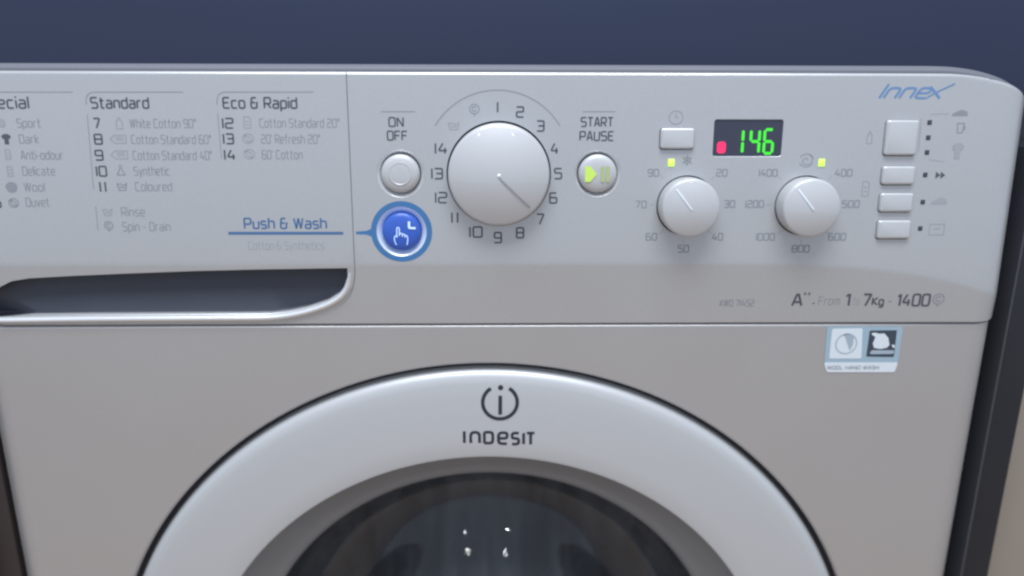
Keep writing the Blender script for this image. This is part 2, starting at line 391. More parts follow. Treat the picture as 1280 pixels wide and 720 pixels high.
def text_paths(s, shear=0.0, gap=1.55, r=1.1):
    paths = []; x = 0.0
    for ch in s:
        if ch == ' ': x += 2.6; continue
        wmax = 0
        for st in GL[ch].split(';'):
            pts = [tuple(float(v) for v in q.split(',')) for q in st.split()]
            wmax = max(wmax, max(p[0] for p in pts))
            closed = len(pts) > 3 and pts[0] == pts[-1]
            if closed and ch != 'D': pp = rounded(pts[:-1], r, closed=True)
            else: pp = rounded(pts, r)
            paths.append(([Vector((p[0] + x + shear * p[1], p[1])) for p in pp], closed and ch != 'D'))
        x += wmax + gap
    return paths, x - gap
def text(name, s, x0, x1, yb, yt, wd, material, parent, Y=Yp, shear=0.0, ang=0.0, r=1.1, gap=1.55, one=None):
    """s between pixels x0..x1, baseline yb, cap line yt; wd is the stroke width in mm"""
    paths, W = text_paths(s, shear, gap, r)
    a = at(x0, yb, Y); b = at(x1, yb, Y); t = at((x0 + x1) / 2, yt, Y); mid = at((x0 + x1) / 2, yb, Y)
    sx = (b[0] - a[0]) / W if W > 0.5 else (t[1] - mid[1]) / 6
    sz = (t[1] - mid[1]) / 6
    ca, sa = math.cos(ang), math.sin(ang); out = []
    for pts, cl in paths:
        o = []
        for p in pts:
            dx, dz = p.x * sx, p.y * sz; o.append(Vector((a[0] + dx * ca - dz * sa, a[1] + dx * sa + dz * ca)))
        out.append((o, cl))
    vs, fs = ribbon(out, wd / 1000, Y)
    return mesh(name, vs, fs, material, parent)
def arc(x, z, r, a0, a1, n=24, rz=None): return [(x + r * math.cos(math.radians(a0 + (a1 - a0) * i / n)), z + (rz or r) * math.sin(math.radians(a0 + (a1 - a0) * i / n))) for i in range(n + 1)]

ICON = {   # small printed pictograms on a -1..1 square
 'shirt': [("fill", [(-.45, -1), (.45, -1), (.45, .2), (.7, 0), (1, .6), (.45, 1), (-.45, 1), (-1, .6), (-.7, 0), (-.45, .2)])],
 'ball': [("fill", [(math.cos(a * PI / 8) * (1 if a % 3 else .9), math.sin(a * PI / 8) * .9) for a in range(16)])],
 'yarn': [("line", arc(0, 0, .9, 0, 360), 1), ("line", arc(-.4, -.4, .9, -10, 100), 0), ("line", arc(.4, .3, .9, 160, 280), 0)],
 'page': [("line", [(-.6, -1), (-.6, 1), (.3, 1), (.6, .6), (.6, -1)], 1), ("line", [(-.3, .2), (.3, .2)], 0), ("line", [(-.3, -.4), (.3, -.4)], 0)],
 'bottle': [("line", [(-.6, -1), (-.6, .4), (-.2, .6), (-.2, 1), (.2, 1), (.2, .6), (.6, .4), (.6, -1)], 1)],
 'tag': [("line", [(-1, 0), (-.5, .7), (1, .7), (1, -.7), (-.5, -.7)], 1), ("line", [(-.3, .3), (.7, .3)], 0), ("line", [(-.3, -.1), (.7, -.1)], 0)],
 'flask': [("line", [(-.2, 1), (-.2, .3), (-.8, -.8), (.8, -.8), (.2, .3), (.2, 1)], 0)],
 'tub': [("line", [(-1, .8), (-.7, -.8), (.7, -.8), (1, .8)], 0), ("line", [(-.9, .3), (-.3, .6), (.3, .2), (.9, .5)], 0), ("line", [(-.6, -.2), (.6, -.2)], 0)],
 'clock': [("line", arc(0, 0, 1, 0, 360), 1), ("line", [(0, .6), (0, 0)], 0), ("line", [(0, 0), (.3, 0)], 0)],
 'star': [("line", [(math.cos(a) * .95, math.sin(a) * .95), (-math.cos(a) * .95, -math.sin(a) * .95)], 0) for a in (PI / 2, PI / 6, -PI / 6)] + [("line", arc(0, 0, .55, 0, 360), 1)],
 'swirl': [("line", [(math.cos(t * .5) * (.15 + t * .055), math.sin(t * .5) * (.15 + t * .055)) for t in range(16)], 0), ("line", arc(0, 0, 1, 20, 150), 0), ("line", arc(0, 0, 1, 200, 330), 0)],
 'jug': [("line", [(-.7, .9), (-.5, -.9), (.5, -.9), (.7, .9)], 1), ("line", arc(.6, 0, .4, -80, 80), 0)],
 'iron': [("fill", [(-1, -.7), (1, -.7), (.9, .3), (.2, .7), (-.3, .3), (-.9, -.2)])],
 'skip': [("fill", [(-1, .8), (-.1, 0), (-1, -.8)]), ("fill", [(-.05, .8), (.85, 0), (-.05, -.8)])],
 'line': [("line", [(-1, -.8), (-1, .6), (1, .6), (1, -.8)], 1), ("line", [(-.5, 0), (.5, 0)], 0), ("line", [(.8, 1), (1, 1)], 0)],
 'spin': [("line", arc(0, .1, .85, 0, 360), 1), ("line", arc(0, .1, .4, 30, 330), 0), ("line", [(0, -.75), (0, -1.2)], 0)],
 'drop': [("line", [(0, 1), (.7, -.2), (.5, -.8), (-.5, -.8), (-.7, -.2)], 1), ("line", [(-.3, -.4), (.3, -.4)], 0)],
}
def icon(kind, px, py, hw, hh, material, parent, wd=0.5, name='symbol'):
    c = at(px, py); e = at(px + hw, py); t = at(px, py - hh)
    sx, sz = e[0] - c[0], t[1] - c[1]; vs, fs = [], []
    for it in ICON[kind]:
        pts = [(c[0] + p[0] * sx, c[1] + p[1] * sz) for p in it[1]]
        if it[0] == 'line':
            v, f = ribbon([(pts, bool(it[2]))], wd / 1000, Yp)
        else:
            loop = [Vector(p) for p in pts]
            V, E, Fc, _, _, _ = delaunay_2d_cdt(loop, [(i, (i + 1) % len(loop)) for i in range(len(loop))], [], 0, 1e-8)
            v = [surf(p.x, p.y, Yp, 0.00012)[0] for p in V]; f = []
            for q in Fc:
                cc = (sum(V[i].x for i in q) / 3, sum(V[i].y for i in q) / 3)
                if inside(*cc, pts): f.append(tuple(q))
        b = len(vs); vs += v; fs += [tuple(i + b for i in q) for q in f]
    return mesh(name, vs, fs, material, parent)

# ---------------------------------------------------------------- the setting
def slab(name, a, b, material, kind=None, bev=0, parent=None):
    bm = bmesh.new(); box_bm(bm, a, b, bev); o = bmobj(name, bm, material, parent, 40 if bev else None)
    if kind: o['kind'] = kind
    return o
slab('floor', (-3.5, -4.5, -0.05), (3.5, 0.66, 0.0), M['floor'], 'structure')
slab('wall', (-3.5, 0.66, -0.05), (3.5, 0.78, 2.6), M['wall'], 'structure')

# ---------------------------------------------------------------- the washing machine
wm = empty('washing_machine', (0, 0, 0), 'silver front-loading washing machine with control panel and round glass door', 'washing machine')

# --- cabinet front and sides
def frange(a, b, n): return [a + (b - a) * i / (n - 1) for i in range(n)]
edgex = [HALF - d for d in (0.0004, 0.0010, 0.0018, 0.0028, 0.0042, 0.006, 0.008, 0.0095, 0.012, 0.0135, 0.015, 0.0165, 0.018)]
edgex += [-x for x in edgex]
bx0 = HALFB - 0.0001; bxl = HALFL - 0.0001
bxs = [e - (HALF - HALFB) for e in edgex if e > 0] + [e - (HALFL - HALF) for e in edgex if e < 0] + frange(-0.285, 0.28, 40)
bzs = frange(0.05, 0.68, 40) + [0.6900, 0.6950, 0.6970, 0.6978, 0.6984, 0.6988, 0.699]
body_out = [(-bxl, 0.03)] + [(x, 0.03) for x in sorted(bxs)] + [(bx0, 0.03)] + [(bx0, z) for z in bzs] + [(bx0, 0.6992)] + [(x, 0.6992) for x in sorted(bxs, reverse=True)] + [(-bxl, 0.6992)] + [(-bxl, z) for z in bzs[::-1]]
plate('cabinet', body_out, [circle(DX, DZ, 0.2480, 200)], bxs, bzs, Yb, M['body'], wm, 0.54, 0.03, bev=0.0013)
def lid():
    def zl(x): return ZT + 0.0032 - (0.024 * (1 - math.sqrt(max(0.0, 1 - ((x - 0.243) / 0.056) ** 2))) if x > 0.243 else 0.0)
    xs = [-0.3, -0.2985, -0.2965, -0.294] + frange(-0.29, 0.241, 30) + [0.243 + 0.056 * math.sin(math.radians(a)) for a in range(0, 90, 3)]
    out = [(-0.3, 0.822)] + [(0.2990, 0.812)] + [(x, zl(x)) for x in xs[::-1]]
    Yl = lambda x, z: 0.0045 + fil(zl(x) - z, 0.0030) + (fil(HALF - 0.0015 - x, 0.019) if x > 0 else 0)
    plate('lid', out, [], xs, [], Yl, M['lid'], wm, 0.010, 0.01, bev=0.0004, extra=[(x, zl(x) - d) for x in xs for d in (0.0003, 0.0008, 0.0014, 0.0022, 0.0029)])
lid()
slab('top_panel', (-0.2965, 0.036, 0.800), (0.2985, 0.57, 0.834), M['lid'], bev=0.004, parent=wm)
slab('inner_frame', (-0.285, 0.022, 0.690), (0.285, 0.050, 0.820), M['dark'], parent=wm)
slab('plinth', (-0.28, 0.03, 0.0), (0.28, 0.54, 0.029), M['dark'], parent=wm)

# --- seam between detergent drawer and panel
sx = at(438, 215)[0]
GAP = 0.00085
curve_px = [(442, 330), (442.6, 345), (440.5, 360), (434, 374), (421, 386), (400, 395), (378, 401)]
cpts = [at(*p) for p in curve_px]
cpts = [(sx, cpts[0][1])] + [(sx + (p[0] - cpts[0][0]), p[1]) for p in cpts[1:]]
tail = cpts[-1]
seam = cpts + [(tail[0] - 0.012, ZB)]
# smooth seam
def smooth_poly(pts, it=2):
    for _ in range(it):
        o = [pts[0]]
        for a, b in zip(pts, pts[1:]):
            o += [(a[0] * .75 + b[0] * .25, a[1] * .75 + b[1] * .25), (a[0] * .25 + b[0] * .75, a[1] * .25 + b[1] * .75)]
        pts = o + [pts[-1]]
    return pts
seam = smooth_poly(seam)
pxs = frange(sx + 0.006, HALF - 0.057, 44)
top_xs = pxs + [HALF - 0.056 + 0.056 * math.sin(math.radians(a)) for a in range(0, 88, 6)] + [HALF - 0.0001]
seam_z = sorted(z for z in [ZT - d for d in (0.0001, 0.00025, 0.0005, 0.0008, 0.0012, 0.0016, 0.0020, 0.0024, 0.004)] + frange(ZT - 0.030, ZT - 0.006, 22) + frange(0.75, 0.81, 13))
panel_out = [(sx + GAP / 2, ZT)] + [(x, ztop(x)) for x in top_xs]
panel_out += [(HALF - 0.0001, z) for z in frange(0.815, 0.705, 14)] + [(HALF - 0.0001, ZB)] + [(x, ZB) for x in sorted([e for e in edgex if e > 0] + frange(0.27, -0.06, 16), reverse=True)]
panel_out += [(p[0] + GAP / 2, p[1]) for i, p in enumerate(seam[::-1]) if p[1] > ZB + 0.0004 or i == 0]
panel_out += [(sx + GAP / 2, z) for z in seam_z]
fine_z = [ZT - d for d in (0.0001, 0.00025, 0.0005, 0.0008, 0.0012, 0.0016, 0.0020, 0.0024, 0.004)] + frange(ZT - 0.030, ZT - 0.006, 22) + frange(0.7025, 0.7445, 24) + frange(0.75, 0.81, 13)

holes = []
btn = {}
def px_circle(cx_, cy_, rpx, n=48):
    c = at(cx_, cy_); return c, rpx * 0.000469
for key, (cx_, cy_, r) in dict(onoff=(500.5, 217, 0.0132), push=(502, 289.5, 0.01410), start=(747, 217, 0.0130)).items():
    c = at(cx_, cy_); btn[key] = c; holes.append(circle(c[0], c[1], r, 56))
kmain = at(623.5, 217.5); holes.append(circle(*kmain, 0.0290, 80))
ktemp = at(858, 257); kspin = at(1005.5, 257)
for k in (ktemp, kspin): holes.append(circle(*k, 0.0170, 64))
def px_rect(x0, y0, x1, y1, r):
    a = at((x0 + x1) / 2, (y0 + y1) / 2); p = at(x0, (y0 + y1) / 2); q = at(x1, (y0 + y1) / 2); t = at((x0 + x1) / 2, y0); b = at((x0 + x1) / 2, y1)
    return (p[0], b[1], q[0], t[1], r)
rects = {'delay': px_rect(825, 160, 867.5, 186, 0.0016), 'big': px_rect(1105.5, 150, 1145.5, 194, 0.0016), 'b2': px_rect(1101.5, 207.5, 1142, 230.5, 0.0016), 'b3': px_rect(1098.5, 241, 1139.5, 264.5, 0.0016), 'b4': px_rect(1095.5, 275, 1136.5, 298, 0.0016)}
for k, (a, b, c, d, r) in rects.items(): holes.append(roundrect(a - 0.0005, b - 0.0007, c + 0.0003, d + 0.0003, r + 0.0004))
scr = px_rect(891.5, 149, 978.5, 196, 0.0016)
holes.append(roundrect(*scr))
panel = plate('control_panel', panel_out, holes, [e for e in edgex if e > 0] + pxs + frange(0.2425, 0.2845, 24), fine_z, Yp, M['silver'], wm, 0.02, 0.006, bev=0.00022,
    extra=[(x, ztop(x) - d) for x in [HALF - 0.056 + 0.056 * math.sin(math.radians(a)) for a in range(0, 86, 3)] for d in (0.00022, 0.0005, 0.0009, 0.0014, 0.0020, 0.003, 0.0045)])

# --- detergent drawer
rec_top = [(-60, 388), (-40, 379), (-20, 368.5), (-6, 361), (4, 355.5), (14, 351), (36, 347.5), (90, 344.5), (160, 341.5), (240, 338.5), (320, 336.5), (400, 335.3), (434.5, 335)]
rec_bot = [(435, 345), (433, 356), (425, 367), (410, 376.5), (385, 385), (362, 390), (340, 392.6), (320, 393), (240, 393.4), (120, 394), (40, 395), (-30, 396.3), (-60, 396.6)]
rec = [at(*p) for p in rec_top + rec_bot]
dxs = frange(-HALFL + 0.012, sx - 0.004, 40)
draw_out = [(-HALFL + 0.0001, ZB), (-0.28, ZB), (-0.25, ZB), (-0.2, ZB), (-0.16, ZB)] + [(p[0] - GAP / 2, p[1]) for p in seam[::-1]] + [(sx - GAP / 2, z) for z in seam_z + [ZT]]
draw_out += [(x, ztop(x)) for x in dxs[::-1]] + [(-HALFL + d, ztop(-HALFL + d)) for d in (0.0095, 0.0075, 0.0055, 0.0035, 0.002, 0.0008, 0.0001)] + [(-HALFL + 0.0001, z) for z in frange(0.820, 0.705, 14)]
drawer = plate('detergent_drawer', draw_out, [rec], [e - HALFL + HALF for e in edgex if e < 0] + dxs, fine_z, Yp, M['silver'], wm, 0.02, 0.0035, bev=0.0004)
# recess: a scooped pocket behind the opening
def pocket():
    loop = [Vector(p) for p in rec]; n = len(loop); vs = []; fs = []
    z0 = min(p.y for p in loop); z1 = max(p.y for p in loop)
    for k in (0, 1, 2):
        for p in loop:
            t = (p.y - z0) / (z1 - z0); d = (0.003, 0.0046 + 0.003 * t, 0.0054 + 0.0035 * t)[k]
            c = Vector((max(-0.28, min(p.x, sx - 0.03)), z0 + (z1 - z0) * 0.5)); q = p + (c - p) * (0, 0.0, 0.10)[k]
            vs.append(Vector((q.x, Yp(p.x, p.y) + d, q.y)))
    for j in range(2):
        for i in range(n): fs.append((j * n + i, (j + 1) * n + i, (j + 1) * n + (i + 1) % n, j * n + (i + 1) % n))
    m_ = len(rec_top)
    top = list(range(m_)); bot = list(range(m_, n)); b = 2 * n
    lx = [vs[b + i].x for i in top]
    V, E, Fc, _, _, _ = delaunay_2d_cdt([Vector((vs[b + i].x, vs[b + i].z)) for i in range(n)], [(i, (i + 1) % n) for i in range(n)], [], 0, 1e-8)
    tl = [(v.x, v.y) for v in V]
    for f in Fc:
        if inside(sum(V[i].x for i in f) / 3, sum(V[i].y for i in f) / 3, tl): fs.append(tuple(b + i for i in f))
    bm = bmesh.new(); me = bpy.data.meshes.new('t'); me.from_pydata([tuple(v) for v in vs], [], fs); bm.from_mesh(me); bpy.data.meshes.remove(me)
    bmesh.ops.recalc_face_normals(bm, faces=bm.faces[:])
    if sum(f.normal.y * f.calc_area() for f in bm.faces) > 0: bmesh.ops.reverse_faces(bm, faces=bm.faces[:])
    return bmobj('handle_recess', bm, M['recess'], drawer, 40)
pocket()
# bright rolled lip along the underside of the recess
lip_px = [(436.5, 340), (436.8, 348), (434.8, 359), (427, 370.5), (411, 380.5), (386, 389), (362, 394.2), (340, 396.8), (320, 397.3), (240, 397.8), (120, 398.6), (40, 399.8), (-62, 401.2)]
def lip():
    pts = smooth_poly([at(*p) for p in lip_px], 2); pts = [Vector(p) for p in pts]; N = len(pts); vs = []; fs = []; S = 9
    for i, p in enumerate(pts):
        a = pts[max(0, i - 1)]; b = pts[min(N - 1, i + 1)]; t = (b - a).normalized(); nn = Vector((-t.y, t.x))
        w_ = 0.0019 * min(1, (i + 2) / 10)
        base = Yp(p.x, p.y)
        for k in range(S):
            an = PI * k / (S - 1); q = p + nn * (math.cos(an) * w_)
            vs.append((q.x, base + 0.0008 - math.sin(an) * 0.0026, q.y))
    for i in range(N - 1):
        for k in range(S - 1): fs.append((i * S + k, i * S + k + 1, (i + 1) * S + k + 1, (i + 1) * S + k))
    bm = bmesh.new(); me = bpy.data.meshes.new('t'); me.from_pydata(vs, [], fs); bm.from_mesh(me); bpy.data.meshes.remove(me)
    bmesh.ops.recalc_face_normals(bm, faces=bm.faces[:])
    if sum(f.normal.y for f in bm.faces) > 0: bmesh.ops.reverse_faces(bm, faces=bm.faces[:])
    return bmobj('handle_lip', bm, M['lip'], drawer, 60)
lip()

# --- print on the drawer
T = lambda *a, **k: text('lettering', *a, **k)
B, TH = 0.92, 0.40
T('Special', -26, 36, 135, 121, B, M['ink'], drawer)
T('Standard', 114.5, 186, 135, 122, B, M['ink'], drawer)
T('Eco & Rapid', 279.5, 371, 135, 122, B, M['ink'], drawer)
def bracket(x0, x1, y, xl, y2):
    pts = [at(x1, y), at(x0 + 7, y), at(x0 + 1.5, y + 3), at(x0 - 0.3, y + 8), at(xl, y2)]
    stroke('printed_line', rounded(pts, 0.002), 0.0004, M['thin'], drawer)
stroke('printed_line', [at(-30, 115), at(91, 115)], 0.0004, M['thin'], drawer)
bracket(108, 229, 115, 107.5, 131)
bracket(271.5, 392, 115, 271.5, 131)
stroke('printed_line', [at(109, 142), at(117, 236)], 0.0003, M['thin'], drawer)
stroke('printed_line', [at(272, 141), at(277, 199)], 0.0003, M['thin'], drawer)
stroke('printed_line', [at(119.8, 258), at(122.6, 288)], 0.0003, M['thin'], drawer)
for s, x0, x1, y in (('Sport', 22, 51, 154), ('Dark', 25, 49, 174), ('Anti-odour', 27, 79, 194), ('Delicate', 29, 69, 214), ('Wool', 31, 56, 234), ('Duvet', 33.5, 62, 253),
                     ('White Cotton 90°', 163, 245, 154.5), ('Cotton Standard 60°', 165, 264, 174.5), ('Cotton Standard 40°', 167, 265, 194.5), ('Synthetic', 168, 212, 214), ('Coloured', 170, 215, 233.5),
                     ('Rinse', 152.5, 181, 265), ('Spin - Drain', 154, 213, 283.5),
                     ('Cotton Standard 20°', 325, 424, 154), ("20' Refresh 20°", 327, 400, 174), ("60' Cotton", 328, 378, 193.5)):
    text('programme_name', s, x0, x1, y + 5, y - 5.5, TH, M['thin'], drawer)
for s, x0, x1, y in (('7', 118, 125.5, 154), ('8', 119, 128, 174), ('9', 120, 129, 194), ('10', 121.5, 133.5, 214), ('11', 126, 132.5, 233.5), ('12', 279, 291.5, 154), ('13', 280, 292, 173.5), ('14', 281.5, 294, 193.5),
                     ('1', -22, -22, 154), ('2', -24, -16, 174), ('3', -22, -14, 194), ('4', -20, -12, 214), ('5', -16, -8, 234), ('6', -6.5, 1.5, 253)):
    text('programme_number', s, x0, x1, y + 6, y - 6, 0.9, M['ink'], drawer, r=0.9)
for k, x, y, a, b, mm in (('ball', 2, 154, 5, 6, 'faint'), ('shirt', 8, 174, 6, 6.5, 'ink'), ('page', 10, 193, 5, 6, 'faint'), ('page', 12.5, 214, 5, 6, 'faint'), ('ball', 14.5, 234, 7.5, 7.5, 'thin'), ('yarn', 17, 253.5, 6.5, 6, 'thin'),
                          ('bottle', 149, 154, 6, 7, 'faint'), ('tag', 147.5, 174, 10, 7, 'faint'), ('tag', 149, 193.5, 10, 7, 'faint'), ('flask', 151, 213, 6, 7, 'thin'), ('tub', 152.5, 233, 6, 6, 'thin'),
                          ('tub', 134.5, 265, 6, 5.5, 'faint'), ('spin', 136, 282.5, 6, 6, 'thin'), ('page', 309, 153, 7, 7, 'faint'), ('yarn', 310, 173, 7.5, 6.5, 'faint'), ('yarn', 311.5, 192.5, 7.5, 6.5, 'faint')):
    icon(k, x, y, a, b, M[mm], drawer)
text('lettering', 'Push & Wash', 306, 408, 285.5, 273, 0.95, M['blue'], drawer)
stroke('printed_line', [at(285.5, 291.5), at(429, 291.5)], 0.0016, M['blue'], drawer)
text('lettering', 'Cotton & Synthetics', 311, 405, 312, 302, 0.3, M['faint'], drawer)

# --- print on the control panel
stroke('printed_line', [at(476.5, 139.5), at(518.5, 139.5)], 0.0004, M['thin'], panel)
T('ON', 486.5, 504, 158, 147, 0.80, M['ink'], panel); T('OFF', 484.5, 509, 175, 164, 0.80, M['ink'], panel)
stroke('printed_line', [at(728, 139.5), at(769, 139.5)], 0.0004, M['thin'], panel)
T('START', 726.5, 766, 158, 147, 0.80, M['ink'], panel); T('PAUSE', 725, 766.5, 175.5, 164.5, 0.80, M['ink'], panel)
a0 = at(544, 157); a1 = at(622, 112.5); a2 = at(700, 157)
zc_ = (a1[1] ** 2 - a0[1] ** 2 - (a1[0] - a0[0]) ** 2) / (2 * (a1[1] - a0[1])); rr = a1[1] - zc_
th = math.degrees(math.acos((a2[0] - a1[0]) / rr))
stroke('printed_line', arc(a1[0], zc_, rr, th, 180 - th, 40), 0.0005, M['thin'], panel)
for s, x, y in (('1', 622, 134), ('2', 650, 140), ('3', 675.5, 157.5), ('4', 693, 185.5), ('5', 697.5, 217), ('6', 691.5, 247.5), ('7', 675.5, 274), ('8', 650, 291), ('9', 622.3, 297), ('10', 595, 290), ('11', 568.5, 272), ('12', 551.5, 247), ('13', 546.5, 217), ('14', 551.5, 185.5)):
    w_ = {'1': 0.0, '11': 7, '10': 15, '12': 13.5, '13': 13, '14': 14}.get(s, 8.5)
    text('programme_number', s, x - w_ / 2, x + w_ / 2, y + 6.3, y - 6.3, 0.92, M['ink'], panel, r=0.9)
icon('spin', 593, 137, 7, 7, M['thin'], panel); icon('tub', 567, 157, 7, 6, M['faint'], panel)
for s, x, y in (('90', 816.5, 216), ('20', 902, 216), ('30', 911.5, 255), ('40', 896.5, 296), ('50', 854, 311), ('60', 814, 296), ('70', 801, 255.5), ('1400', 960, 216), ('1200', 943, 255), ('1000', 956.5, 296), ('800', 1000.5, 311), ('600', 1046, 296), ('500', 1063, 255), ('400', 1054, 216)):
    w_ = 13 if len(s) == 2 else (21 if len(s) == 3 else 22)
    text('scale_number', s, x - w_ / 2, x + w_ / 2, y + 4.2, y - 4.2, 0.6, M['thin'], panel, r=0.9)
for (ax, ay, bx_, by_) in ((825, 218, 829, 223), (893, 221, 889, 225), (812, 256, 817, 256), (824, 293, 829, 288), (854, 305, 854, 300), (889, 292, 885, 288), (972, 219, 976, 224), (1040, 219, 1036, 224), (957, 256, 963, 256), (971, 293, 976, 288), (1001, 305, 1002, 300), (1035, 292, 1031, 288)):
    stroke('printed_line', [at(ax, ay), at(bx_, by_)], 0.00025, M['faint'], panel)
icon('clock', 845, 147, 8.5, 8.5, M['thin'], panel, 0.35); icon('star', 859, 200.5, 7, 7.5, M['thin'], panel, 0.4); icon('swirl', 1008, 200.5, 9, 8, M['thin'], panel, 0.4)
text('brand_word', 'Inne', 1099, 1157, 122.5, 105, 1.25, M['logo_blue'], panel, shear=0.42, gap=1.3, r=1.2)
stroke('brand_word', [at(1163.5, 108.5), at(1174.5, 123)], 0.0014, M['logo_blue'], panel)
stroke('brand_word', rounded([at(1157, 123), at(1172, 114.5), at(1194, 104.5)], 0.003), 0.0008, M['logo_blue'], panel, lift=0.00018)
for k, x, y, a, b, mm in (('iron', 1200, 141, 10, 5.5, 'thin'), ('jug', 1200.5, 160, 6, 6.5, 'thin'), ('shirt', 1197, 189, 7.5, 10, 'faint'), ('skip', 1176, 219, 6.5, 5.5, 'ink'), ('iron', 1174, 251, 10, 6, 'faint'), ('line', 1171, 286, 9, 9.5, 'faint'), ('bottle', 1087, 172, 5, 7.5, 'faint'), ('page', 1082, 236, 7, 9, 'faint')):
    icon(k, x, y, a, b, M[mm], panel)
for pts in ([(1163, 143), (1186, 142)], [(1161, 199.5), (1180, 202)], [(1152, 147), (1148, 190)]):
    stroke('printed_line', [at(*p) for p in pts], 0.00025, M['faint'], panel)
text('lettering', 'XWD 71452', 899, 942, 382.5, 375, 0.45, M['thin'], panel)
text('lettering', 'A', 990, 1001.5, 382, 368, 1.3, M['ink'], panel, r=.4); text('lettering', '++', 1003, 1012, 378, 364, 0.4, M['ink'], panel, gap=.8)
text('lettering', '*', 1015, 1017.5, 383, 374, 0.7, M['ink'], panel)
text('lettering', 'From', 1023, 1049, 381, 371, 0.36, M['thin'], panel); text('lettering', '!', 1056.5, 1060.5, 382, 367.5, 1.3, M['ink'], panel); text('lettering', 'to', 1066, 1073, 381, 371, 0.36, M['faint'], panel)
text('lettering', '7', 1078, 1087, 382, 368, 1.3, M['ink'], panel, r=.5); text('lettering', 'Kg', 1090, 1103.5, 381, 372, 0.95, M['ink'], panel)
text('lettering', '*', 1110, 1113.5, 381, 371, 0.8, M['thin'], panel)
text('lettering', '!400', 1121, 1160.5, 382, 368, 1.2, M['ink'], panel); icon('spin', 1173, 374.5, 8, 7.5, M['thin'], panel, 0.55)
for x, y in ((1162, 153), (1160.3, 172), (1158.7, 190.5), (1156.5, 218.5), (1153.4, 252.5), (1150.2, 285.5)):
    c = at(x, y); puff('indicator_light', roundrect(c[0] - 0.00125, c[1] - 0.0013, c[0] + 0.00125, c[1] + 0.0013, 0.0003, 2), [(0, -0.001), (0, 0.00015), (0.0002, 0.0003)], M['unlit'], panel)
for x, y in ((839, 203.5), (1027, 203.5)):
    c = at(x, y); o = puff('indicator_light', roundrect(c[0] - 0.00175, c[1] - 0.0021, c[0] + 0.00175, c[1] + 0.0021, 0.0004, 2), [(0, -0.001), (0, 0.0003), (0.0003, 0.0005)], M['green_led'], panel)
    o['label'] = 'lit yellow-green indicator light'

# --- buttons and knobs
def at3(c, h=0.0): return surf(c[0], c[1], Yp, h)
def round_button(c, rw, rb, mt, welltop, label=None):
    p, n = at3(c)
    o = lathe('push_button', p, n, [(rb, -0.006), (rb, -0.0002), (rb - 0.0003, 0.0006), (rb - 0.0012, 0.0013), (rb - 0.003, 0.0018), (rb * 0.5, 0.0022), (rb * 0.2, 0.0023)], mt, wm, 56)
    lathe('button_surround', p, n, [(rw + 0.0002, -0.0001), (rw - 0.0003, -0.0004), (rb + 0.0009, -0.0021), (rb + 0.0003, -0.0034), (rb + 0.0004, -0.006)], welltop, o, 56, cap=False)
    if label: o['label'] = label
    return o
b1 = round_button(btn['onoff'], 0.0132, 0.0106, M['knob'], M['lip'], 'plain silver on/off push button')
c = btn['onoff']
lathe('button_ring', at3(c, 0.0021)[0], at3(c)[1], [(0.0066, -0.0006), (0.0064, 0.0001), (0.0058, 0.0002), (0.0055, 0.0), (0.0054, -0.0006)], M['button'], b1, 48, cap=False)
b2 = round_button(btn['push'], 0.01410, 0.0107, M['bluebutton'], M['chrome'], 'blue lit push button with pointing hand')
b3 = round_button(btn['start'], 0.0130, 0.0106, M['knob'], M['lip'], 'start and pause push button with lime symbols')
def Yflat(c, h):
    p, n = at3(c, h)
    return lambda x, z: p.y - (n.x * (x - p.x) + n.z * (z - p.z)) / n.y
def Ybut(c, rb):
    p, n = at3(c)
    prof = [(0, 0.0023), (rb * 0.2, 0.0023), (rb * 0.5, 0.0022), (rb - 0.003, 0.0018), (rb - 0.0012, 0.0013), (rb, 0.0)]
    def Y(x, z):
        r = math.hypot(x - c[0], z - c[1]); h = 0.0
        for (a, ha), (b, hb) in zip(prof, prof[1:]):
            if a <= r <= b: h = ha + (hb - ha) * (r - a) / (b - a)
        return p.y - (n.x * (x - p.x) + n.z * (z - p.z)) / n.y - h
    return Y
Yq = Ybut(btn['push'], 0.0107); c = btn['push']; K = 0.00047
def P2(c, dx, dz): return (c[0] + dx * K, c[1] + dz * K)
hand = [[(-5, -14), (-7, -9), (-7, -4), (-5, -2.5), (-4, -4)], [(-4, -5), (-4, 6), (-2.5, 7.5), (-1, 6), (-1, -3)], [(-1, -1), (1, .5), (2.5, -1), (2.5, -4)], [(2.5, -1.5), (4.3, -.6), (5.6, -2), (5.6, -5)], [(5.6, -2.6), (7.4, -2.4), (8.6, -4.5), (8.4, -10), (7.4, -14)]]
strokes('symbol', [(rounded([P2(c, x - 1, z - 1) for x, z in s], 0.001), False) for s in hand], 0.0006, M['whiteglow'], b2, Yq, lift=0.0004)
strokes('symbol', [(rounded([P2(c, x, z) for x, z in [(9.5, 13), (9.5, 5.5), (17, 4.8)]], 0.0006), False)], 0.0012, M['whiteglow'], b2, Yq, lift=0.0004)
Yq = Ybut(btn['start'], 0.0106); c = btn['start']
patch('symbol', [P2(c, *p) for p in ((-15, -9), (-9, -9), (-2, -.5), (-2, .8), (-9, 9), (-15, 9))], M['lime'], b3, Yq, lift=0.0004)
for x in (3.5, 9.5): patch('symbol', [P2(c, *p) for p in ((x, -9), (x + 3.8, -9), (x + 3.8, 9), (x, 9))], M['limedim'], b3, Yq, lift=0.0004)
